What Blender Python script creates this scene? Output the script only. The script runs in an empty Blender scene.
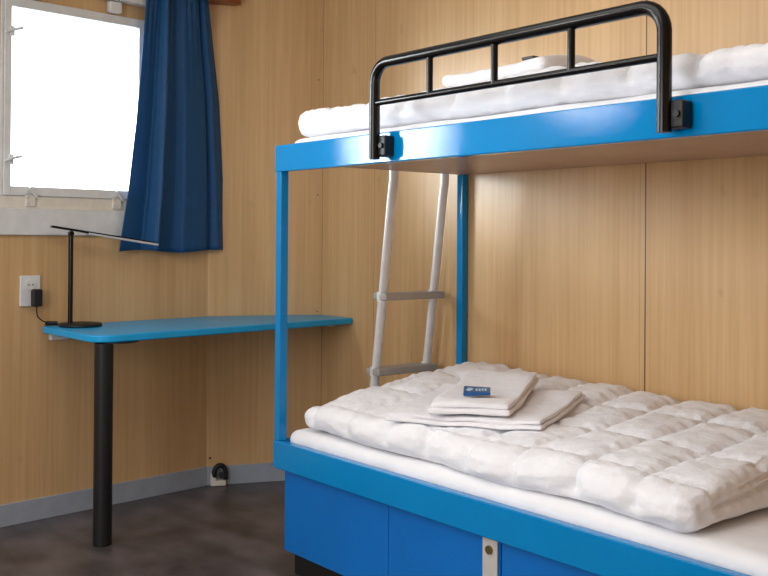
import bpy, bmesh, math, random
from mathutils import Vector, Matrix, noise
random.seed(7)
S = bpy.context.scene
COL = S.collection
V = Vector
# ------------------------------------------------------------------ camera
# world frame: x runs along the bunk's front, y towards the wall behind it, z up; metres
cam_d = bpy.data.cameras.new('camera')
cam_d.sensor_width = 36.0
cam_d.lens = 980.8 * 36.0 / 768.0
cam_d.shift_y = -(288.0 - 233.5) / 768.0
cam_d.clip_start = 0.05
cam = bpy.data.objects.new('camera', cam_d)
COL.objects.link(cam)
yaw = math.atan2(0.770, 0.639)
Fwd = V((-math.sin(yaw), math.cos(yaw), 0))
Rgt = V((math.cos(yaw), math.sin(yaw), 0))
pit, rol = 0.0054, 0.0069
F = (Fwd * math.cos(pit) + V((0, 0, 1)) * math.sin(pit)).normalized()
U0 = (-Fwd * math.sin(pit) + V((0, 0, 1)) * math.cos(pit)).normalized()
R = (Rgt * math.cos(rol) + U0 * math.sin(rol)).normalized()
U = (U0 * math.cos(rol) - Rgt * math.sin(rol)).normalized()
CAM = V((2.853, -1.875, 1.15))
m = Matrix(((R.x, U.x, -F.x, CAM.x), (R.y, U.y, -F.y, CAM.y), (R.z, U.z, -F.z, CAM.z), (0, 0, 0, 1)))
cam.matrix_world = m
S.camera = cam

# ------------------------------------------------------------------ wall frames
M = V((-1.179, 0.408, 0))                  # corner of the left and the middle wall
DL = V((-0.084, 0.9965, 0)).normalized()   # along the left wall, towards the corner
NL = V((-DL.y, DL.x, 0))                   # out of the room through the left wall
DM = V((0.396, 0.918, 0)).normalized()
NM = V((-DM.y, DM.x, 0))
YW = 0.906                                 # face of the right wall
K = M + DM * ((YW - M.y) / DM.y)           # corner of the middle and the right wall
CEIL = 2.45

def W(s, off, z):
    """point on the left wall: s from the corner, off into the room"""
    p = M - DL * s - NL * off
    return V((p.x, p.y, z))

def WM(s, off, z):
    p = M + DM * s - NM * off
    return V((p.x, p.y, z))

# ------------------------------------------------------------------ world, lights, exposure
w = bpy.data.worlds.new('world'); S.world = w; w.use_nodes = True
nt = w.node_tree; N = nt.nodes; Lk = nt.links
bg = N['Background']
tc = N.new('ShaderNodeTexCoord'); mp = N.new('ShaderNodeMapping'); mp.inputs['Scale'].default_value = (3.0, 3.0, 7.0)
nz = N.new('ShaderNodeTexNoise'); nz.inputs['Scale'].default_value = 1.6; nz.inputs['Detail'].default_value = 5
cr = N.new('ShaderNodeValToRGB')
cr.color_ramp.elements[0].position = 0.36; cr.color_ramp.elements[0].color = (0.50, 0.62, 0.70, 1)
cr.color_ramp.elements[1].position = 0.60; cr.color_ramp.elements[1].color = (1.0, 1.0, 1.0, 1)
Lk.new(tc.outputs['Generated'], mp.inputs['Vector']); Lk.new(mp.outputs[0], nz.inputs['Vector'])
Lk.new(nz.outputs['Fac'], cr.inputs['Fac']); Lk.new(cr.outputs['Color'], bg.inputs['Color'])
# bright sky patch added to mirror as window glare in the upper rail
GLOW = V((-0.765, -0.635, 0.13)).normalized()
dp = N.new('ShaderNodeVectorMath'); dp.operation = 'DOT_PRODUCT'; dp.inputs[1].default_value = GLOW
nrm = N.new('ShaderNodeVectorMath'); nrm.operation = 'NORMALIZE'
Lk.new(tc.outputs['Generated'], nrm.inputs[0]); Lk.new(nrm.outputs[0], dp.inputs[0])
def wmath(op, a, b):
    x = N.new('ShaderNodeMath'); x.operation = op
    for i, q in enumerate((a, b)):
        if isinstance(q, (int, float)): x.inputs[i].default_value = q
        else: Lk.new(q, x.inputs[i])
    return x.outputs[0]
gl = wmath('MULTIPLY', wmath('POWER', wmath('MAXIMUM', dp.outputs['Value'], 0.0), 34.0), 42.0)
Lk.new(wmath('ADD', gl, 4.5), bg.inputs['Strength'])

def area(name, loc, target, sx, sy, power, color=(1, 1, 1), portal=False, spread=None):
    l = bpy.data.lights.new(name, 'AREA'); l.shape = 'RECTANGLE'; l.size = sx; l.size_y = sy
    l.energy = power; l.color = color
    if spread: l.spread = spread
    if portal: l.cycles.is_portal = True
    o = bpy.data.objects.new(name, l); COL.objects.link(o)
    o.location = loc
    o.rotation_euler = (V(target) - V(loc)).to_track_quat('-Z', 'Y').to_euler()
    return o

area('window_portal', W(.66, -.06, 1.70), W(.66, .5, 1.70), .60, .80, 1, portal=True)
area('window_portal', W(1.80, -.06, 1.70), W(1.80, .5, 1.70), .60, .80, 1, portal=True)
# added fill lights out of view
area('side_fill', W(3.05, .02, 2.12), V((0.9, 0.5, 0.6)), .40, .36, 24, (0.92, 0.97, 1.0))  # added side light: models the folds and puts glare on the rail
area('front_fill', V((1.35, -3.1, 1.35)), V((1.1, 0.6, 0.7)), 1.3, 1.3, 37, (0.94, 0.97, 1.0))  # added fill that brightens the lower bunk and the walls
area('overhead_fill', V((1.0, -1.2, 2.43)), V((1.0, -1.2, 0)), 1.6, 1.6, 18, (1.0, 0.98, 0.95))  # added soft fill from above, no lamp belongs to it
S.view_settings.view_transform = 'Standard'
S.view_settings.look = 'None'
S.view_settings.exposure = 0.17
S.view_settings.gamma = 1.0
S.view_settings.use_curve_mapping = False
S.cycles.use_denoising = True
S.cycles.max_bounces = 8

# ------------------------------------------------------------------ materials
def srgb(r, g, b):
    f = lambda c: c / 12.92 if c <= 0.04045 else ((c + 0.055) / 1.055) ** 2.4
    return (f(r / 255), f(g / 255), f(b / 255), 1)

def mat(name, col, rough=0.5, metal=0.0, bump=None, vary=None, coat=0.0, spec=0.5, sheen=0.0, sss=0.0):
    m = bpy.data.materials.new(name); m.use_nodes = True
    nt = m.node_tree; b = nt.nodes['Principled BSDF']
    b.inputs['Base Color'].default_value = col
    b.inputs['Roughness'].default_value = rough
    b.inputs['Metallic'].default_value = metal
    b.inputs['Coat Weight'].default_value = coat
    b.inputs['Specular IOR Level'].default_value = spec
    b.inputs['Sheen Weight'].default_value = sheen
    tc = nt.nodes.new('ShaderNodeTexCoord')
    sc = vary[0] if vary else 20
    n = nt.nodes.new('ShaderNodeTexNoise'); n.inputs['Scale'].default_value = sc; n.inputs['Detail'].default_value = 4
    nt.links.new(tc.outputs['Object'], n.inputs['Vector'])
    am = vary[1] if vary else 0.06
    r = nt.nodes.new('ShaderNodeValToRGB')
    r.color_ramp.elements[0].position = 0.3; r.color_ramp.elements[1].position = 0.7
    r.color_ramp.elements[0].color = tuple(c * (1 - am) for c in col[:3]) + (1,)
    r.color_ramp.elements[1].color = tuple(min(1, c * (1 + am)) for c in col[:3]) + (1,)
    nt.links.new(n.outputs['Fac'], r.inputs['Fac']); nt.links.new(r.outputs['Color'], b.inputs['Base Color'])
    if bump:
        n2 = nt.nodes.new('ShaderNodeTexNoise'); n2.inputs['Scale'].default_value = bump[0]; n2.inputs['Detail'].default_value = bump[2] if len(bump) > 2 else 3
        nt.links.new(tc.outputs['Object'], n2.inputs['Vector'])
        bp = nt.nodes.new('ShaderNodeBump'); bp.inputs['Strength'].default_value = bump[1]; bp.inputs['Distance'].default_value = 0.01
        nt.links.new(n2.outputs['Fac'], bp.inputs['Height']); nt.links.new(bp.outputs[0], b.inputs['Normal'])
    return m

def wood_panel(name, c_dark, c_light, lines_x=()):
    """beech-look wall board: fine upright grain, sparse knots, panel joints"""
    m = bpy.data.materials.new(name); m.use_nodes = True
    nt = m.node_tree; b = nt.nodes['Principled BSDF']; b.inputs['Roughness'].default_value = 0.36
    b.inputs['Specular IOR Level'].default_value = 0.5
    g = nt.nodes.new('ShaderNodeNewGeometry')
    def tex(scale, detail, sc):
        mp = nt.nodes.new('ShaderNodeMapping'); mp.inputs['Scale'].default_value = scale
        n = nt.nodes.new('ShaderNodeTexNoise'); n.inputs['Scale'].default_value = sc; n.inputs['Detail'].default_value = detail
        nt.links.new(g.outputs['Position'], mp.inputs['Vector']); nt.links.new(mp.outputs[0], n.inputs['Vector'])
        return n.outputs['Fac']
    def math_(op, a, bb, clamp=False):
        x = nt.nodes.new('ShaderNodeMath'); x.operation = op; x.use_clamp = clamp
        for i, q in enumerate((a, bb)):
            if isinstance(q, (int, float)): x.inputs[i].default_value = q
            else: nt.links.new(q, x.inputs[i])
        return x.outputs[0]
    a = tex((26, 26, 0.55), 4, 3.0)
    c = tex((5, 5, 0.22), 2, 1.6)
    k = tex((7, 7, 4.0), 2, 2.0)
    v = math_('ADD', math_('MULTIPLY', a, 0.55), math_('MULTIPLY', c, 0.45))
    r = nt.nodes.new('ShaderNodeValToRGB')
    r.color_ramp.elements[0].position = 0.34; r.color_ramp.elements[0].color = c_dark
    r.color_ramp.elements[1].position = 0.64; r.color_ramp.elements[1].color = c_light
    nt.links.new(v, r.inputs['Fac'])
    out = r.outputs['Color']
    kn = math_('MULTIPLY', math_('SUBTRACT', k, 0.72, ), 4.0, True)
    mx = nt.nodes.new('ShaderNodeMix'); mx.data_type = 'RGBA'
    nt.links.new(kn, mx.inputs['Factor']); nt.links.new(out, mx.inputs['A'])
    mx.inputs['B'].default_value = tuple(q * 0.55 for q in c_dark[:3]) + (1,)
    out = mx.outputs['Result']
    sep = nt.nodes.new('ShaderNodeSeparateXYZ'); nt.links.new(g.outputs['Position'], sep.inputs[0])
    for (ax, pos, hw, strength) in lines_x:
        dd = math_('ABSOLUTE', math_('SUBTRACT', sep.outputs[ax], pos), 0)
        f = math_('MULTIPLY', math_('LESS_THAN', dd, hw), strength)
        mx = nt.nodes.new('ShaderNodeMix'); mx.data_type = 'RGBA'
        nt.links.new(f, mx.inputs['Factor']); nt.links.new(out, mx.inputs['A'])
        mx.inputs['B'].default_value = (0.05, 0.03, 0.02, 1)
        out = mx.outputs['Result']
    nt.links.new(out, b.inputs['Base Color'])
    bp = nt.nodes.new('ShaderNodeBump'); bp.inputs['Strength'].default_value = 0.08; bp.inputs['Distance'].default_value = 0.002
    nt.links.new(a, bp.inputs['Height']); nt.links.new(bp.outputs[0], b.inputs['Normal'])
    return m

WD, WL = srgb(200, 160, 112), srgb(217, 180, 132)
m_wall = wood_panel('beech_panel', WD, WL)
m_wall_r = wood_panel('beech_panel_jointed', WD, WL, ((0, -0.9625, 0.0022, 0.55), (0, -0.568, 0.0012, 0.6), (0, 0.878, 0.0025, 0.9), (0, 0.856, 0.0008, 0.4), (0, 2.2, 0.002, 0.8)))
m_trimwood = wood_panel('reddish_board', srgb(120, 66, 34), srgb(150, 88, 48))
m_under = wood_panel('bunk_board', srgb(168, 138, 120), srgb(186, 156, 138))
m_ceil = mat('white_ceiling', srgb(225, 222, 214), 0.7)
m_base = mat('grey_skirting', srgb(160, 168, 180), 0.45)
m_white = mat('white_plastic', srgb(222, 224, 224), 0.35)
m_cream = mat('cream_plastic', srgb(226, 221, 210), 0.4, vary=(30, 0.05))
m_blue = mat('blue_paint', srgb(0, 132, 199), 0.06, bump=(230, 0.04, 2), vary=(6, 0.04), coat=0.0, spec=0.36)
m_blue_p = mat('blue_panel_paint', srgb(0, 110, 196), 0.36, bump=(120, 0.08, 2), vary=(4, 0.05))
m_blue_t = mat('blue_table_laminate', srgb(0, 164, 228), 0.34, vary=(5, 0.05))
m_black = mat('black_metal', srgb(9, 9, 11), 0.24, spec=0.35)
m_blackmat = mat('black_plastic', srgb(20, 20, 22), 0.5)
m_alu = mat('aluminium', srgb(232, 233, 234), 0.38, 0.2)
m_alu2 = mat('ribbed_step_plastic', srgb(176, 172, 168), 0.5, 0.2)
m_steel = mat('steel_plate', srgb(214, 212, 208), 0.4, 0.25)
m_brass = mat('brass_bolt', srgb(140, 120, 70), 0.35, 0.8)
m_led = mat('silver_lamp_bar', srgb(200, 203, 206), 0.35, 0.2)
m_sheet = mat('white_sheet', srgb(243, 243, 246), 0.8, bump=(14, 0.5, 5), vary=(8, 0.02), sheen=0.2)
m_duvet = mat('white_duvet', srgb(246, 246, 250), 0.85, bump=(30, 0.6, 6), vary=(8, 0.02), sheen=0.2)
m_linen = mat('folded_white_linen', srgb(242, 240, 244), 0.85, bump=(60, 0.3, 5), vary=(12, 0.03), sheen=0.2)
m_hem = mat('pink_grey_hem', srgb(208, 188, 186), 0.8)
m_packet = mat('navy_packet', srgb(10, 84, 146), 0.35, coat=0.1)
m_print = mat('pale_print', srgb(190, 214, 228), 0.4)
m_dark = mat('dark_packet', srgb(40, 42, 40), 0.4)

def floor_mat():
    m = bpy.data.materials.new('dark_vinyl'); m.use_nodes = True
    nt = m.node_tree; b = nt.nodes['Principled BSDF']
    g = nt.nodes.new('ShaderNodeNewGeometry')
    def nse(scale, sc, det):
        mp = nt.nodes.new('ShaderNodeMapping'); mp.inputs['Scale'].default_value = scale
        n = nt.nodes.new('ShaderNodeTexNoise'); n.inputs['Scale'].default_value = sc; n.inputs['Detail'].default_value = det
        nt.links.new(g.outputs['Position'], mp.inputs['Vector']); nt.links.new(mp.outputs[0], n.inputs['Vector']); return n
    a = nse((1.2, 4, 1), 2.2, 6); c = nse((1, 1, 1), 5.0, 3)
    mx = nt.nodes.new('ShaderNodeMath'); mx.operation = 'ADD'
    h = nt.nodes.new('ShaderNodeMath'); h.operation = 'MULTIPLY'; h.inputs[1].default_value = 0.5
    nt.links.new(a.outputs['Fac'], mx.inputs[0]); nt.links.new(c.outputs['Fac'], mx.inputs[1]); nt.links.new(mx.outputs[0], h.inputs[0])
    r = nt.nodes.new('ShaderNodeValToRGB')
    r.color_ramp.elements[0].position = 0.38; r.color_ramp.elements[0].color = srgb(60, 56, 58)
    r.color_ramp.elements[1].position = 0.64; r.color_ramp.elements[1].color = srgb(104, 97, 100)
    nt.links.new(h.outputs[0], r.inputs['Fac']); nt.links.new(r.outputs['Color'], b.inputs['Base Color'])
    b.inputs['Roughness'].default_value = 0.36
    bp = nt.nodes.new('ShaderNodeBump'); bp.inputs['Strength'].default_value = 0.1; bp.inputs['Distance'].default_value = 0.004
    nt.links.new(a.outputs['Fac'], bp.inputs['Height']); nt.links.new(bp.outputs[0], b.inputs['Normal'])
    return m
m_floor = floor_mat()

def curtain_mat():
    m = bpy.data.materials.new('blue_curtain_cloth'); m.use_nodes = True
    nt = m.node_tree; b = nt.nodes['Principled BSDF']; out = nt.nodes['Material Output']
    tc = nt.nodes.new('ShaderNodeTexCoord'); n = nt.nodes.new('ShaderNodeTexNoise'); n.inputs['Scale'].default_value = 40
    nt.links.new(tc.outputs['Object'], n.inputs['Vector'])
    r = nt.nodes.new('ShaderNodeValToRGB'); r.color_ramp.elements[0].color = srgb(0, 70, 120); r.color_ramp.elements[1].color = srgb(0, 88, 146)
    nt.links.new(n.outputs['Fac'], r.inputs['Fac']); nt.links.new(r.outputs['Color'], b.inputs['Base Color'])
    b.inputs['Roughness'].default_value = 0.6; b.inputs['Sheen Weight'].default_value = 0.1
    t = nt.nodes.new('ShaderNodeBsdfTranslucent'); t.inputs['Color'].default_value = srgb(30, 110, 160)
    mx = nt.nodes.new('ShaderNodeMixShader'); mx.inputs[0].default_value = 0.22
    nt.links.new(b.outputs[0], mx.inputs[1]); nt.links.new(t.outputs[0], mx.inputs[2]); nt.links.new(mx.outputs[0], out.inputs['Surface'])
    return m
m_curtain = curtain_mat()

def glass_mat():
    m = bpy.data.materials.new('clear_pane'); m.use_nodes = True
    nt = m.node_tree; out = nt.nodes['Material Output']
    nt.nodes.remove(nt.nodes['Principled BSDF'])
    t = nt.nodes.new('ShaderNodeBsdfTransparent'); t.inputs[0].default_value = (0.96, 0.98, 0.98, 1)
    g = nt.nodes.new('ShaderNodeBsdfGlossy'); g.inputs['Roughness'].default_value = 0.03
    fr = nt.nodes.new('ShaderNodeFresnel'); fr.inputs[0].default_value = 1.25
    mx = nt.nodes.new('ShaderNodeMixShader')
    nt.links.new(fr.outputs[0], mx.inputs[0]); nt.links.new(t.outputs[0], mx.inputs[1]); nt.links.new(g.outputs[0], mx.inputs[2])
    nt.links.new(mx.outputs[0], out.inputs['Surface'])
    return m
m_glass = glass_mat()

# ------------------------------------------------------------------ helpers
def wloc(o):
    v = V((0, 0, 0))
    while o: v = v + o.location; o = o.parent
    return v

def thing(name, loc, label, cat, group=None, kind=None):
    o = bpy.data.objects.new(name, None); COL.objects.link(o); o.location = loc; o.empty_display_size = 0.05
    if label: o['label'] = label
    if cat: o['category'] = cat
    if group: o['group'] = group
    if kind: o['kind'] = kind
    return o

def obj(name, bm, mt, parent=None, origin=None, smooth=True, bevel=None, subsurf=0, label=None, cat=None, group=None, kind=None, recalc=True):
    """link bm (drawn in world coordinates) as one mesh object"""
    if recalc: bmesh.ops.recalc_face_normals(bm, faces=bm.faces[:])
    me = bpy.data.meshes.new(name); bm.to_mesh(me); bm.free()
    o = bpy.data.objects.new(name, me); COL.objects.link(o)
    if parent is not None:
        me.transform(Matrix.Translation(-wloc(parent))); o.parent = parent
    elif origin is not None:
        me.transform(Matrix.Translation(-V(origin))); o.location = origin
    me.materials.append(mt)
    if smooth:
        for p in me.polygons: p.use_smooth = True
    if bevel:
        b = o.modifiers.new('bevel', 'BEVEL'); b.width = bevel; b.segments = 2; b.limit_method = 'ANGLE'; b.angle_limit = math.radians(40); b.harden_normals = True
    if subsurf:
        s = o.modifiers.new('sub', 'SUBSURF'); s.levels = subsurf; s.render_levels = subsurf
    if smooth and not bevel and not subsurf:
        me.set_sharp_from_angle(angle=math.radians(38))
    for k_, v_ in (('label', label), ('category', cat), ('group', group), ('kind', kind)):
        if v_: o[k_] = v_
    return o

def box(bm, lo, hi):
    x0, y0, z0 = lo; x1, y1, z1 = hi
    v = [bm.verts.new(p) for p in ((x0, y0, z0), (x1, y0, z0), (x1, y1, z0), (x0, y1, z0), (x0, y0, z1), (x1, y0, z1), (x1, y1, z1), (x0, y1, z1))]
    for f in ((0, 3, 2, 1), (4, 5, 6, 7), (0, 1, 5, 4), (1, 2, 6, 5), (2, 3, 7, 6), (3, 0, 4, 7)): bm.faces.new([v[i] for i in f])

def wbox(bm, s0, s1, o0, o1, z0, z1, fn=W):
    v = [bm.verts.new(fn(*p)) for p in ((s0, o0, z0), (s1, o0, z0), (s1, o1, z0), (s0, o1, z0), (s0, o0, z1), (s1, o0, z1), (s1, o1, z1), (s0, o1, z1))]
    for f in ((0, 3, 2, 1), (4, 5, 6, 7), (0, 1, 5, 4), (1, 2, 6, 5), (2, 3, 7, 6), (3, 0, 4, 7)): bm.faces.new([v[i] for i in f])

def B(*boxes):
    bm = bmesh.new()
    for lo, hi in boxes: box(bm, lo, hi)
    return bm

def WB(*boxes, fn=W):
    bm = bmesh.new()
    for b in boxes: wbox(bm, *b, fn=fn)
    return bm

def prism(pts, z0, z1):
    bm = bmesh.new()
    a = [bm.verts.new((p[0], p[1], z0)) for p in pts]; b = [bm.verts.new((p[0], p[1], z1)) for p in pts]
    bm.faces.new(a[::-1]); bm.faces.new(b); n = len(pts)
    for i in range(n): bm.faces.new((a[i], a[(i + 1) % n], b[(i + 1) % n], b[i]))
    return bm

def tube(bm, pts, r, seg=16, ry=None, side=None, cap=True):
    """sweep a round (or oval, ry across 'side') section along pts"""
    pts = [V(p) for p in pts]; rings = []
    up = None
    for i, p in enumerate(pts):
        t = ((pts[i] - pts[i - 1]).normalized() if i else V((0, 0, 0))) + ((pts[i + 1] - pts[i]).normalized() if i < len(pts) - 1 else V((0, 0, 0)))
        t.normalize()
        if up is None:
            up = V(side) if side else (V((0, 0, 1)) if abs(t.z) < 0.9 else V((1, 0, 0)))
        u = (up - t * up.dot(t)).normalized(); v = t.cross(u); up = u
        rings.append([bm.verts.new(p + u * (math.cos(2 * math.pi * k / seg) * r) + v * (math.sin(2 * math.pi * k / seg) * (ry or r))) for k in range(seg)])
    for a, b in zip(rings, rings[1:]):
        for k in range(seg): bm.faces.new((a[k], a[(k + 1) % seg], b[(k + 1) % seg], b[k]))
    if cap: bm.faces.new(rings[0][::-1]); bm.faces.new(rings[-1])
    return bm

def arc(c, a, b, r, n=7):
    """corner at c from direction a to direction b (unit vectors pointing away from the corner)"""
    c, a, b = V(c), V(a), V(b); o = c + a * r + b * r; out = []
    for i in range(n + 1):
        t = math.pi / 2 * i / n
        out.append(o - b * (r * math.cos(t)) - a * (r * math.sin(t)))
    return out

# ------------------------------------------------------------------ the room
XE, YS = 3.45, -3.2
sl = 3.62
far = W(sl, 0, 0)
obj('floor', prism([(far.x - .05, YS - .05), (XE + .05, YS - .05), (XE + .05, YW + .05), (K.x - .02, YW + .05), (M.x - .04, M.y + .02)], -0.05, 0), m_floor, smooth=False, kind='structure')
obj('ceiling', prism([(far.x - .05, YS - .05), (XE + .05, YS - .05), (XE + .05, YW + .05), (K.x - .02, YW + .05), (M.x - .04, M.y + .02)], CEIL, CEIL + .05), m_ceil, smooth=False, kind='structure')
WZ0, WZ1 = 1.262, 2.105          # window openings
obj('wall_left', WB((0, sl, -.045, 0, 0, WZ0), (0, sl, -.045, 0, WZ1, CEIL), (0, .33, -.045, 0, WZ0, WZ1), (.985, 1.545, -.045, 0, WZ0, WZ1), (2.125, sl, -.045, 0, WZ0, WZ1)), m_wall, smooth=False, kind='structure')
lm = (K - M).length
obj('wall_middle', WB((0, lm, -.045, 0, 0, CEIL), fn=WM), m_wall, smooth=False, kind='structure')
obj('wall_right', B(((K.x - .02, YW, 0), (XE + .05, YW + .05, CEIL))), m_wall_r, smooth=False, kind='structure')
obj('wall_front', B(((far.x - .05, YS - .05, 0), (XE + .05, YS, CEIL))), m_wall, smooth=False, kind='structure')
obj('wall_near', B(((XE, YS, 0), (XE + .05, YW, CEIL))), m_wall, smooth=False, kind='structure')
obj('baseboard_left', WB((0.004, sl - .02, 0, .010, 0, .088)), m_base, kind='structure', smooth=False, bevel=.002)
obj('baseboard_middle', WB((0.0, lm - .004, 0, .010, 0, .088), fn=WM), m_base, kind='structure', smooth=False, bevel=.002)
obj('baseboard_right', B(((K.x + .004, YW - .010, 0), (XE, YW, .088))), m_base, kind='structure', smooth=False, bevel=.002)
# reddish pelmet board over the curtain
obj('trim_1', WB((-.105, 2.4, .001, .10, 2.236, 2.36)), m_trimwood, kind='structure', smooth=False, bevel=.003)
# small nail heads along the corner of the middle and the right wall
bm = bmesh.new()
for z in (1.358, 1.911, .80, .25): 
    for k in range(1): tube(bm, [WM(lm - .022, 0, z), WM(lm - .022, .0015, z)], .0035, 8)
tube(bm, [WM(.017, 0, .125), WM(.017, .003, .125)], .006, 8)
obj('trim_2', bm, mat('nail_heads', srgb(96, 62, 40), .6), kind='structure')

def window(n, s0, s1):
    o0 = W((s0 + s1) / 2, 0, 1.155)
    t = thing('window_%d' % n, o0, None, None, kind='structure')
    # outer frame round the opening, board below it, cream ledge
    obj('lower_board', WB((s0 - .03, s1 + .029, .0005, .016, 1.155, 1.262)), m_white, t, bevel=.003)
    obj('cream_ledge', WB((s0, s1, -.04, .004, WZ0, 1.312)), m_cream, t, bevel=.002)
    obj('frame', WB((s0, s0 + .012, -.04, .006, 1.313, WZ1), (s1 - .012, s1, -.04, .006, 1.313, WZ1)), m_white, t, bevel=.002)
    g0, g1 = s0 + .045, s1 - .042
    bm = WB((s0 + .013, g0, -.03, .012, 1.313, 2.103), (g1, s1 - .013, -.03, .012, 1.313, 2.103), (g0, g1, -.03, .012, 1.313, 1.350), (g0, g1, -.03, .012, 2.066, 2.103))
    sash = obj('sash', bm, m_white, t, bevel=.003)
    obj('pane', WB((g0 - .003, g1 + .003, -.012, -.008, 1.347, 2.069)), m_glass, sash, smooth=False)
    obj('blind_cassette', WB((s0 - .02, s1 + .02, .001, .05, 2.160, 2.228)), m_white, t, bevel=.008)
    # clips hanging from the cassette
    for s in (s0 + .17, s1 - .14):
        obj('clip', WB((s - .03, s + .03, .001, .035, 2.108, 2.158)), m_white, t, bevel=.008)
    # latches: small plastic levers with two screws
    for s in (s0 + .145, s1 - .125):
        bm = WB((s - .022, s + .022, .004, .012, 1.270, 1.325))
        lat = obj('latch_plate', bm, m_cream, t, bevel=.003)
        bm = bmesh.new(); tube(bm, [W(s - .022, .020, 1.308), W(s - .004, .026, 1.328), W(s + .012, .030, 1.346)], .006, 8, ry=.0045)
        obj('latch_lever', bm, m_white, lat)
        bm = bmesh.new()
        for z in (1.283, 1.309): tube(bm, [W(s + .013, .012, z), W(s + .013, .016, z)], .006, 10)
        obj('screw', bm, m_steel, lat)
    for z in (1.455, 1.965):
        bm = WB((s1 - .05, s1 - .03, .0125, .022, z - .02, z + .02))
        lat = obj('latch_plate', bm, m_white, t, bevel=.003)
        bm = bmesh.new(); tube(bm, [W(s1 - .01, .028, z - .008), W(s1 - .04, .032, z + .004), W(s1 - .075, .036, z + .014)], .006, 8, ry=.005)
        obj('latch_lever', bm, m_white, lat)
window(1, .33, .985)
window(2, 1.545, 2.125)

# ------------------------------------------------------------------ curtain
def lerp_tab(tab, z):
    for (z0, a), (z1, b) in zip(tab, tab[1:]):
        if z0 <= z <= z1: return a + (b - a) * (z - z0) / (z1 - z0)
    return tab[-1][1] if z > tab[-1][0] else tab[0][1]
L_TAB = [(1.09, .478), (1.35, .440), (1.65, .408), (1.95, .388), (2.24, .372)]
R_TAB = [(1.08, -.078), (1.40, -.064), (1.78, -.030), (2.24, .045)]
bm = bmesh.new(); nu, nv = 150, 50; rows = []
for j in range(nv + 1):
    t = j / nv; z = 1.088 + t * (2.234 - 1.088); row = []
    for i in range(nu + 1):
        u = i / nu
        a, b = lerp_tab(L_TAB, z), lerp_tab(R_TAB, z)
        s = a + (b - a) * u
        # broad folds at the hem, gathers at the top
        ph = [0, .19, .27, .345, .46, .54, .66, .76, .81, .89, 1.0]
        hh = [.30, -.05, 1.25, .10, .0, .62, .60, .45, -.15, .55, .15]
        for q in range(len(ph) - 1):
            if ph[q] <= u <= ph[q + 1]:
                k = (u - ph[q]) / (ph[q + 1] - ph[q]); k = k * k * (3 - 2 * k); f = hh[q] + (hh[q + 1] - hh[q]) * k; break
        off = .026 + .034 * t ** 2 + .062 * f * (1 - .45 * t)
        off += t ** 6 * .006 * math.sin(u * math.pi * 2 * 13)
        off += .004 * noise.noise(V((u * 6, z * 2, 0)))
        off *= 1.0 if u < .85 else 1 - (u - .85) * 1.4
        s += .006 * math.sin(u * 18 + z * 2) * (1 - t)
        row.append(bm.verts.new(W(s, off, z + .006 * math.sin(u * 9) * (1 - t))))
    rows.append(row)
for j in range(nv):
    for i in range(nu): bm.faces.new((rows[j][i], rows[j][i + 1], rows[j + 1][i + 1], rows[j + 1][i]))
cur = obj('curtain', bm, m_curtain, origin=W(.2, .05, 1.088), label='deep blue pleated curtain hanging at the right side of the window', cat='curtain')
sd = cur.modifiers.new('sol', 'SOLIDIFY'); sd.thickness = .0025

# ------------------------------------------------------------------ socket, plug, cable stub
t = thing('wall_socket', W(.859, 0, .86), 'white wall power socket under the window, left of the desk lamp', 'socket')
obj('plate', WB((.816, .901, .0005, .012, .868, .992)), m_white, t, bevel=.004)
bm = bmesh.new(); tube(bm, [W(.859, .0122, .955), W(.859, .016, .955)], .021, 24); obj('outlet', bm, m_white, t, label='round white outlet')
bm = bmesh.new()
for ds in (-.008, .008): tube(bm, [W(.859 + ds, .0165, .955), W(.859 + ds, .0175, .955)], .0028, 8)
obj('pin_hole', bm, m_blackmat, t)

t = thing('desk_lamp', V((-1.012, -.270, .786)), 'slim black desk lamp with flat bar head standing on the blue desk', 'lamp')
bx, by, bz = -1.010, -.272, .786
bm = bmesh.new(); tube(bm, [(bx, by, bz), (bx, by, bz + .003), (bx, by, bz + .010), (bx, by, bz + .0125)], .085, 48)
for v in bm.verts:
    if v.co.z < bz + .001 or v.co.z > bz + .012: v.co.x = bx + (v.co.x - bx) * .96; v.co.y = by + (v.co.y - by) * .96
obj('base', bm, m_blackmat, t)
sx, sy = -1.035, -.305
bm = bmesh.new(); tube(bm, [(sx, sy, bz + .0125), (sx, sy, 1.165)], .0100, 14); obj('stem', bm, m_black, t)
a0, a1 = V((-1.040, -.386, 1.186)), V((-.995, .055, 1.119))
dirn = (a1 - a0).normalized(); sidev = V((dirn.y, -dirn.x, 0)).normalized(); upv = sidev.cross(dirn)
if upv.z < 0: upv = -upv
def beam(bm, p, q, w_, h0, h1):
    vs = []
    for pt in (p, q):
        for (a, b) in ((-1, h0), (1, h0), (1, h1), (-1, h1)): vs.append(bm.verts.new(pt + sidev * (a * w_ / 2) + upv * b))
    for f in ((0, 1, 2, 3), (7, 6, 5, 4), (0, 4, 5, 1), (1, 5, 6, 2), (2, 6, 7, 3), (3, 7, 4, 0)): bm.faces.new([vs[i] for i in f])
bm = bmesh.new(); beam(bm, a0, a1, .030, .0, .009); arm = obj('arm', bm, m_black, t, bevel=.002)
bm = bmesh.new(); beam(bm, a0 + dirn * .15, a1 + dirn * .003, .034, -.0045, .0035); obj('light_strip', bm, m_led, arm, bevel=.001, label='silver light strip under the bar')
bm = bmesh.new(); tube(bm, [V((sx, sy, 1.163)) - sidev * .013, V((sx, sy, 1.163)) + sidev * .013], .010, 16); obj('hinge', bm, m_black, t)
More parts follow.
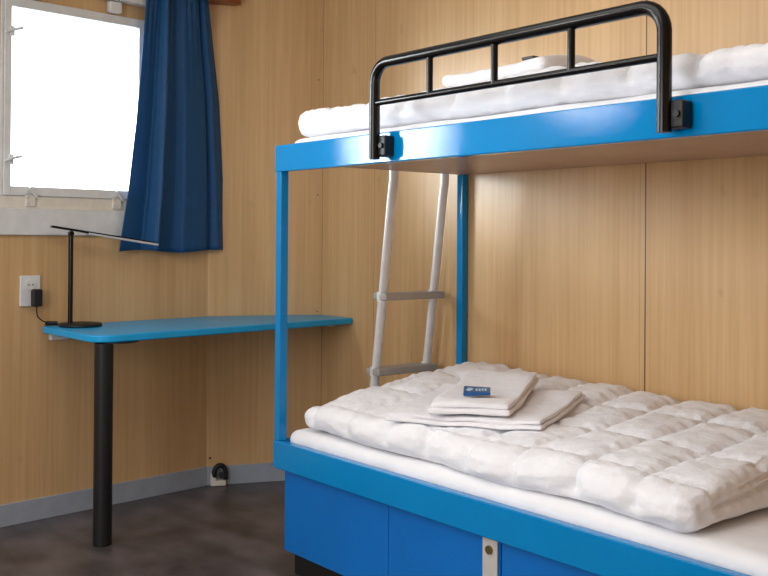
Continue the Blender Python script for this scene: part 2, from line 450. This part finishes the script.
# power lead with its plug-in adapter
bm = WB((.822, .862, .0180, .050, .868, .938)); adp = obj('power_adapter', bm, m_blackmat, t, bevel=.007, label='black plug-in adapter in the wall socket')
p0 = W(.842, .034, .868)
bm = bmesh.new()
c = [p0, W(.842, .036, .845), W(.838, .040, .825), W(.815, .045, .806), W(.79, .05, .797), V((-1.095, -.378, .795)), V((-1.085, -.34, .7925)), V((-1.068, -.318, .7925))]
pts = []
for i in range(len(c) - 1):
    pa, pb, pc, pd = c[max(i - 1, 0)], c[i], c[i + 1], c[min(i + 2, len(c) - 1)]
    for q in range(5):
        u = q / 5; pts.append(.5 * ((2 * pb) + (pc - pa) * u + (2 * pa - 5 * pb + 4 * pc - pd) * u * u + (-pa + 3 * pb - 3 * pc + pd) * u ** 3))
pts.append(c[-1])
tube(bm, pts, .0028, 8); cable = obj('power_cord', bm, m_blackmat, t)
bm = bmesh.new(); tube(bm, [V((-1.100, -.384, .7965)), V((-1.092, -.362, .7965)), V((-1.084, -.338, .7955))], .0085, 12); obj('inline_switch', bm, m_blackmat, cable)

t = thing('cable_outlet', WM(.045, .012, 0), 'cream block with looped black cable end at the skirting between two walls', 'cable outlet')
bm = bmesh.new(); wbox(bm, .018, .088, .0105, .034, 0.0005, .026, fn=WM); wbox(bm, .018, .044, .0105, .030, .024, .055, fn=WM); obj('block', bm, m_cream, t, bevel=.004)
bm = bmesh.new(); pts = []
for i in range(25):
    a = math.pi * (1.10 - 1.2 * i / 24); pts.append(WM(.060 + .026 * math.cos(a), .030, .062 + .034 * math.sin(a)))
tube(bm, [WM(.036, .028, .050)] + pts + [WM(.086, .030, .030)], .011, 12); obj('cable_loop', bm, m_blackmat, t)
bm = bmesh.new(); tube(bm, [WM(.066, .026, .052), WM(.066, .046, .050)], .013, 16); obj('connector', bm, mat('dark_connector', srgb(58, 58, 58), .4), t)

# ------------------------------------------------------------------ desk
DZ0, DZ1 = .757, .785
def wl_x(y):                                # x of the left wall's face at y
    s = (M.y - y) / DL.y
    return M.x - DL.x * s
def round_poly(pts, rad):
    out = []
    n = len(pts)
    for i in range(n):
        p = V(pts[i] + (0,)); r = rad[i]
        if r <= 0: out.append((p.x, p.y)); continue
        a = (V(pts[i - 1] + (0,)) - p).normalized(); b = (V(pts[(i + 1) % n] + (0,)) - p).normalized()
        for k in range(9):
            u = k / 8; A_, B_ = p + a * r, p + b * r
            q = A_ * (1 - u) ** 2 + p * (2 * u * (1 - u)) + B_ * u ** 2
            out.append((q.x, q.y))
    return out
e = .002
yl = -.395
pts = [(wl_x(yl) + e, yl), (-.583, yl + .005), (-.715, YW - e), (K.x + e, YW - e), (M.x + e * 1.5, M.y)]
rp = round_poly(pts, [.02, .11, .01, 0, 0])
t = thing('corner_desk', V((-.640, -.334, 0)), 'blue corner desk top on one black tube leg under the window', 'desk')
top = obj('desk_top', prism(rp, DZ0, DZ1), m_blue_t, t, bevel=.006)
bm = bmesh.new(); tube(bm, [(-.640, -.334, 0.001), (-.640, -.334, .752)], .0345, 32); obj('leg', bm, m_blackmat, t)
bm = bmesh.new(); tube(bm, [(-.668, -.270, .7515), (-.668, -.270, .7565)], .082, 40); obj('mounting_plate', bm, m_blackmat, t, label='black round mounting plate under the top')
obj('wall_bracket', WB((.70, .775, .0005, .03, .727, .7565)), m_white, t, bevel=.002, label='white bracket under the left end')
obj('wall_bracket', B(((-.90, YW - .03, .735), (-.86, YW - .0005, .7565))), m_white, t, bevel=.002, label='white bracket under the right end')

# ------------------------------------------------------------------ bunk bed frame
XB = 2.06                                   # near end of the bed
BW = .902
bed = thing('bunk_bed', V((0, 0, 0)), 'bright blue bunk bed frame with panelled base against the wood wall', 'bunk bed')
PS = .032
for (x, y) in ((.003, .003), (.003, BW - PS), (XB - PS - .003, .003), (XB - PS - .003, BW - PS)):
    obj('post', B(((x, y, .453), (x + PS, y + PS, 1.380 if y < .5 else 1.4095))), m_blue, bed, bevel=.003)
def rail_frame(z0, z1, nm):
    obj(nm, B(((0, 0, z0), (XB, .030, z1))), m_blue, bed, bevel=.004)
    zi = z0 + .042 if z0 > 1 else z0
    obj('side_rail', B(((.0, BW - .030, zi), (XB, BW, z1))), m_blue, bed, bevel=.004)
    obj('end_rail', B(((.0, .0305, zi), (.030, BW - .0305, z1))), m_blue, bed, bevel=.004)
    obj('end_rail', B(((XB - .03, .0305, zi), (XB, BW - .0305, z1))), m_blue, bed, bevel=.004)
rail_frame(1.378, 1.470, 'front_rail')
rail_frame(.358, .453, 'front_rail')
obj('bunk_board', B(((.001, .0305, 1.410), (XB - .001, BW, 1.4195))), m_under, bed, smooth=False, label='brown wooden board under the upper bunk')
obj('bunk_board', B(((.031, .031, .400), (XB - .031, BW - .031, .418))), m_under, bed, smooth=False)
# base: doors and panels set back behind the rail
xs = [.042, .597, 1.060, 1.560, XB - .02]
bm = B(((xs[0], .022, .080), (xs[1] - .0012, .038, .3575))); obj('base_panel', bm, m_blue_p, bed, bevel=.0015)
bm = B(((xs[1] + .0012, .022, .080), (xs[2] - .002, .038, .3575))); door = obj('base_door', bm, m_blue_p, bed, bevel=.0015)
bm = B(((xs[2] + .002, .022, .080), (xs[3] - .002, .038, .3575))); obj('base_door', bm, m_blue_p, bed, bevel=.0015)
bm = B(((xs[3] + .002, .022, .080), (xs[4], .038, .3575))); obj('base_panel', bm, m_blue_p, bed, bevel=.0015)
obj('end_panel', B(((xs[0], .0385, .080), (xs[0] + .016, BW - .001, .3575))), m_blue_p, bed, bevel=.0015)
obj('end_panel', B(((xs[4] - .016, .0385, .080), (xs[4], BW - .001, .3575))), m_blue_p, bed, bevel=.0015)
obj('toe_kick', B(((.066, .050, 0.001), (XB - .06, BW - .02, .0795))), m_blackmat, bed, smooth=False, label='black recessed plinth')
pl = obj('latch_plate', B(((.997, .0155, .190), (1.052, .0215, .353))), m_steel, bed, bevel=.002, label='pale steel latch plate')
for z in (.325, .222):
    bm = bmesh.new(); tube(bm, [(1.0245, .0157, z), (1.0245, .009, z)], .0115, 16)
    obj('bolt', bm, m_brass, pl, label='brass bolt on the latch plate')

# ------------------------------------------------------------------ guard rail
GY = -.040
t = thing('guard_rail', V((1.1, GY, 1.385)), 'black metal tube guard rail clamped to the upper bunk front', 'guard rail')
xl, xr, zt, zb = .594, 1.596, 1.668, 1.386
pts = [V((xl, GY, zb))] + arc((xl, GY, zt), (0, 0, -1), (1, 0, 0), .060) + arc((xr, GY, zt), (-1, 0, 0), (0, 0, -1), .060) + [V((xr, GY, zb))]
bm = bmesh.new(); tube(bm, pts, .0165, 18, side=(0, 1, 0)); obj('hoop', bm, m_black, t)
bm = bmesh.new(); tube(bm, [(xl + .012, GY, 1.552), (xr - .012, GY, 1.552)], .0095, 14); obj('lower_bar', bm, m_black, t)
for x in (.836, 1.084, 1.337):
    bm = bmesh.new(); tube(bm, [(x, GY, 1.553), (x, GY, zt - .010)], .0095, 14); obj('baluster', bm, m_black, t)
for x in (xl, xr):
    bm = B(((x - .010, GY + .002, 1.394), (x + .046, -.0005, 1.455)))
    cl = obj('clamp', bm, m_blackmat, t, bevel=.005)
    bm = bmesh.new(); tube(bm, [(x + .031, GY + .003, 1.425), (x + .031, GY - .004, 1.425)], .008, 12); obj('clamp_knob', bm, m_blackmat, cl)

# ------------------------------------------------------------------ ladder
t = thing('bunk_ladder', V((-.2, .69, 0)), 'aluminium bunk ladder hooked on the bunk end, leaning near the wall', 'ladder')
def lx(z): return -.034 - (1.34 - z) * .132
for y in (.562, .830):
    pts = [V((.017, y, 1.486)), V((.017, y, 1.498)), V((.012, y, 1.512)), V((-.006, y, 1.512)), V((-.022, y, 1.490)), V((-.026, y, 1.44)), V((-.026, y, 1.38))]
    pts += [V((lx(z), y, z)) for z in (1.32, 1.26, 1.1, .9, .6, .3, .02)]
    bm = bmesh.new(); tube(bm, pts, .0205, 16, ry=.014, side=(0, 1, 0)); st = obj('stile', bm, m_alu, t)
    bm = bmesh.new(); tube(bm, [(lx(.03), y, .04), (lx(.0), y, .001)], .021, 16); obj('foot_cap', bm, m_blackmat, st)
for z in (.925, .630, .335):
    x = lx(z)
    bm = B(((x - .035, .540, z - .014), (x + .045, .852, z + .014)))
    s = obj('step', bm, m_alu2, t, bevel=.006)
    for y in (.562, .830):
        bm = bmesh.new(); tube(bm, [(x - .002, y, z - .018), (x - .002 , y, z + .018)], .025, 16, ry=.018, side=(0, 1, 0))
        obj('step_collar', bm, m_alu, s)

# ------------------------------------------------------------------ bedding
def rounded_slab(x0, x1, y0, y1, T, r, step, zfun, disp, rot=0.0, org=(0, 0)):
    """pillow-like slab: rounded box with normals, then zfun(x, y) lifts its underside and disp(p, n) pushes the skin out"""
    nx, ny, nz = max(2, int((x1 - x0) / step)), max(2, int((y1 - y0) / step)), max(3, int(T / step * 1.3))
    bm = bmesh.new(); cache = {}
    hx, hy, hz = (x1 - x0) / 2, (y1 - y0) / 2, T / 2
    r = min(r, hz * .999)
    cx, cy = (x0 + x1) / 2, (y0 + y1) / 2
    def vert(i, j, k):
        key = (i, j, k)
        if key in cache: return cache[key]
        p = V((-hx + 2 * hx * i / nx, -hy + 2 * hy * j / ny, -hz + 2 * hz * k / nz))
        inner = V((max(-hx + r, min(hx - r, p.x)), max(-hy + r, min(hy - r, p.y)), max(-hz + r, min(hz - r, p.z))))
        n = (p - inner)
        n = n.normalized() if n.length > 1e-9 else V((0, 0, 1))
        q = inner + n * r
        f = (q.z + hz) / (2 * hz)                      # 0 below, 1 on top
        q = q + disp(q + V((cx, cy, 0)), n, f)
        wx, wy = cx + q.x, cy + q.y
        z0, t = zfun(wx, wy)
        v = bm.verts.new((wx, wy, z0 + (q.z + hz) * t / T))
        cache[key] = v
        return v
    def quad(a, b, c, d): bm.faces.new((vert(*a), vert(*b), vert(*c), vert(*d)))
    for i in range(nx):
        for j in range(ny):
            quad((i, j, 0), (i, j + 1, 0), (i + 1, j + 1, 0), (i + 1, j, 0)); quad((i, j, nz), (i + 1, j, nz), (i + 1, j + 1, nz), (i, j + 1, nz))
    for i in range(nx):
        for k in range(nz):
            quad((i, 0, k), (i + 1, 0, k), (i + 1, 0, k + 1), (i, 0, k + 1)); quad((i, ny, k), (i, ny, k + 1), (i + 1, ny, k + 1), (i + 1, ny, k))
    for j in range(ny):
        for k in range(nz):
            quad((0, j, k), (0, j, k + 1), (0, j + 1, k + 1), (0, j + 1, k)); quad((nx, j, k), (nx, j + 1, k), (nx, j + 1, k + 1), (nx, j, k + 1))
    return bm

def fbm(x, y, z, s):
    return noise.noise(V((x * s, y * s, z * s)))

def mattress(z0, z1, name, label, seed):
    def disp(p, n, f):
        a = .004 * fbm(p.x, p.y, seed, 5) + .0022 * noise.noise(V((p.x * 4 + p.y * 9, p.z * 22, seed)))
        a += .0022 * math.sin(p.x * 60 + 9 * fbm(p.x, p.y, seed, 3) + p.z * 40) * (1 - f) * 1.0
        return n * a - V((0, 0, max(0, n.z) * .004))
    bm = rounded_slab(.034, XB - .034, .034, BW - .036, z1 - z0, .035, .022, lambda x, y: (z0, z1 - z0), disp)
    return obj(name, bm, m_sheet, origin=V((1.03, .45, z0)), label=label, cat='mattress')
mattress(.4185, .495, 'mattress', 'lower bunk mattress in a white fitted sheet', 3.1)
mattress(1.420, 1.497, 'mattress', 'upper bunk mattress in a white fitted sheet', 8.4)

def smoothstep(a, b, x):
    t = max(0, min(1, (x - a) / (b - a))); return t * t * (3 - 2 * t)

def duvet(x0, x1, y0, y1, T0, T1, zb, sx, ox, sy, oy, depth, name, label, seed, press=None, endfold=False, edge=.02, droop=None):
    T = (T0 + T1) / 2
    def zf(x, y):
        t = T0 + (T1 - T0) * smoothstep(y0, y1, y) ** .8
        t *= 1 + .10 * fbm(x, y, seed, 2.3)
        if press: t += press(x, y)
        return zb + (droop(x, y) if droop else 0), t
    def disp(p, n, f):
        wx = p.x + .028 * fbm(p.x, p.y, seed + 5, 3); wy = p.y + .030 * fbm(p.x, p.y, seed + 9, 3)
        gx = abs(math.sin(math.pi * (wx - ox) / sx)); gy = abs(math.sin(math.pi * (wy - oy) / sy))
        kx = (1 - gx) ** 2.2 * .75 + (1 - gx) ** 9 * .25; ky = (1 - gy) ** 2.2 * .7 + (1 - gy) ** 9 * .3
        top = smoothstep(0, .5, n.z); low = smoothstep(-.75, -.1, n.z)
        groove = max(kx, ky * .8 * top)
        a = -depth * groove * low
        # wrinkles gathered along the stitching
        a += .0030 * low * groove ** .35 * math.sin((wy * 120 if kx > ky else wx * 120) + 7 * fbm(p.x, p.y, seed, 8))
        a += .007 * fbm(p.x, p.y, seed + 2 + p.z, 6) + .0045 * fbm(p.x, p.y, p.z * 2 + seed, 17) + .002 * fbm(p.x, p.y, p.z * 2 + seed, 45)
        q = n * a
        if abs(n.y) > .3 and n.y < 0: q += V((0, edge * fbm(p.x, 0, seed, 3.5), 0))
        if abs(n.x) > .3: q += V((edge * .9 * fbm(0, p.y, seed, 4), 0, 0))
        if endfold and n.x > .25:
            g = math.exp(-((f - .50 - .1 * fbm(0, p.y, 2, 4)) / .05) ** 2) + .8 * math.exp(-((f - .74) / .04) ** 2) * smoothstep(-.1, .5, p.y)
            q += V((-.016 * g * smoothstep(0, .12, p.y - .07), 0, 0))
            q += V((.05 * (1 - f) * smoothstep(.1, .8, p.y), 0, 0))
        if n.z < -.3: q.z = max(q.z, 0)
        return q
    bm = rounded_slab(x0, x1, y0, y1, T, .062, .0115, zf, disp)
    # nothing sinks below the sheet it lies on
    for v in bm.verts: v.co.z = max(v.co.z, zb + (droop(v.co.x, v.co.y) if droop else 0))
    return obj(name, bm, m_duvet, origin=V(((x0 + x1) / 2, (y0 + y1) / 2, zb)), label=label, cat='duvet')

def press_low(x, y):
    return -.020 * math.exp(-((x - .75) / .25) ** 2 - ((y - .4) / .25) ** 2) - .03 * math.exp(-((x - .06) / .10) ** 2 - ((y - .1) / .12) ** 2) + .036 * math.exp(-((x - .16) / .38) ** 2) * smoothstep(.42, .85, y)
low_duvet = duvet(.086, 1.634, .040, .885, .102, .165, .4965, .185, 1.27, .25, .12, .023, 'duvet', 'white quilted duvet spread folded on the lower bunk', 1.7, press_low, True, droop=lambda x, y: -.013 * smoothstep(.13, .035, y) * smoothstep(.2, .8, x))
def press_up(x, y):
    return -.05 * smoothstep(1.25, 1.6, x) * smoothstep(.2, .6, y) - .015 * smoothstep(1.3, 1.5, x) + .032 * math.exp(-((x - .95) / .16) ** 2 - ((y - .62) / .2) ** 2)
top_duvet = duvet(.018, 1.960, .050, .880, .098, .120, 1.4985, .20, .42, .25, .12, .022, 'duvet', 'white quilted duvet lying on the upper bunk', 5.9, press_up, False, .012)

def bundle(c, L_, D_, th, rz, z_fn, name, label, seed, layers, mt=None):
    """folded cloth: stacked soft layers in one piece; z_fn gives the underside's height"""
    root = thing(name, V((c[0], c[1], z_fn(c[0], c[1]))), label, 'linen', 'folded white linen bundles')
    cs, sn = math.cos(rz), math.sin(rz)
    lt = th / layers
    for k in range(layers):
        def disp(p, n, f):
            a = .004 * fbm(p.x, p.y, seed + k, 9) + .002 * fbm(p.x, p.y, seed + k, 26)
            return n * a * (0.3 if n.z < -.5 else 1)
        ins = .006 * (k % 2)
        bm = rounded_slab(-L_ / 2 + ins, L_ / 2 - ins, -D_ / 2 + ins, D_ / 2 - ins, lt * 1.04, lt * .5, .010, lambda x, y: (0, lt * 1.04), disp)
        for v in bm.verts:
            x, y = v.co.x, v.co.y
            X_, Y_ = c[0] + cs * x - sn * y, c[1] + sn * x + cs * y
            v.co = V((X_, Y_, z_fn(X_, Y_) + .0005 + v.co.z + k * lt + .005 * fbm(X_, Y_, seed, 5)))
        obj('folded_layer', bm, mt or m_linen, root)
    return root
def drape(o, x0, x1, y0, y1, st=.02, rad=1, passes=2):
    """height field of the cloth lying on duvet o"""
    from mathutils.bvhtree import BVHTree
    me = o.data; L0 = o.location
    t = BVHTree.FromPolygons([v.co + L0 for v in me.vertices], [p.vertices[:] for p in me.polygons])
    nx, ny = int((x1 - x0) / st) + 1, int((y1 - y0) / st) + 1
    g = [[0] * ny for _ in range(nx)]
    for i in range(nx):
        for j in range(ny):
            h = t.ray_cast(V((x0 + i * st, y0 + j * st, 3)), V((0, 0, -1)))[0]
            g[i][j] = h.z if h is not None else L0.z
    def filt(g, fn, rad):
        return [[fn([g[a][b] for a in range(max(0, i - rad), min(nx, i + rad + 1)) for b in range(max(0, j - rad), min(ny, j + rad + 1))]) for j in range(ny)] for i in range(nx)]
    g = filt(g, max, rad)
    for _ in range(passes): g = filt(g, lambda q: sum(q) / len(q), 1)
    def z(x, y):
        fx = max(0, min(nx - 1.001, (x - x0) / st)); fy = max(0, min(ny - 1.001, (y - y0) / st))
        i, j = int(fx), int(fy); fx -= i; fy -= j
        return (g[i][j] * (1 - fx) + g[i + 1][j] * fx) * (1 - fy) + (g[i][j + 1] * (1 - fx) + g[i + 1][j + 1] * fx) * fy + .001
    return z
z_low = drape(low_duvet, .2, 1.3, .06, .88)
rz = math.radians(22)
bundle((.702, .335), .50, .42, .026, rz, z_low, 'linen_bundle', 'wide folded white linen bundle lying directly on the lower duvet', 2.2, 2)
def z_mid(x, y): return z_low(x, y) + .034
bundle((.682, .350), .25, .46, .034, math.radians(31), z_mid, 'linen_bundle', 'narrower folded white linen on top of the wider bundle', 6.6, 2)

# small navy packet
pc = V((.728, .262, 0)); pr = math.radians(44)
def pk(x, y, z):
    X_ = pc.x + math.cos(pr) * x - math.sin(pr) * y; Y_ = pc.y + math.sin(pr) * x + math.cos(pr) * y
    return V((X_, Y_, z_mid(X_, Y_) + .0405 + z + .16 * (y + .034)))
t = thing('small_packet', pk(0, 0, 0), 'small navy blue packet with pale print on the folded linen', 'packet')
bm = bmesh.new(); wbox(bm, -.041, .041, -.032, .032, 0, .010, fn=pk); obj('wrapper', bm, m_packet, t, bevel=.003)
bm = bmesh.new()
pr_pts = [(-.034, -.008), (-.027, .014), (-.015, .018), (-.011, .003), (-.023, -.016)]
vs = [bm.verts.new(pk(x, y, .0108)) for x, y in pr_pts]; bm.faces.new(vs)
for i, x in enumerate((-.004, .005, .014, .023)):
    wbox(bm, x, x + .006, -.010 - .003 * (i % 2), .012, .0099, .0108, fn=pk)
obj('print', bm, m_print, t, smooth=False)

# upper bunk: linen and a dark packet on top of it
z_up = drape(top_duvet, .2, 1.3, .06, .88)
bundle((.70, .50), .44, .36, .080, math.radians(3), z_up, 'linen_bundle', 'folded white linen bundle on the upper bunk duvet', 9.3, 2)
zp = z_up(.80, .42) + .088
t = thing('small_packet', V((.80, .42, zp)), 'small dark packet on the linen of the upper bunk', 'packet')
obj('wrapper', B(((.775, .400, zp), (.825, .435, zp + .010))), m_dark, t, bevel=.003)
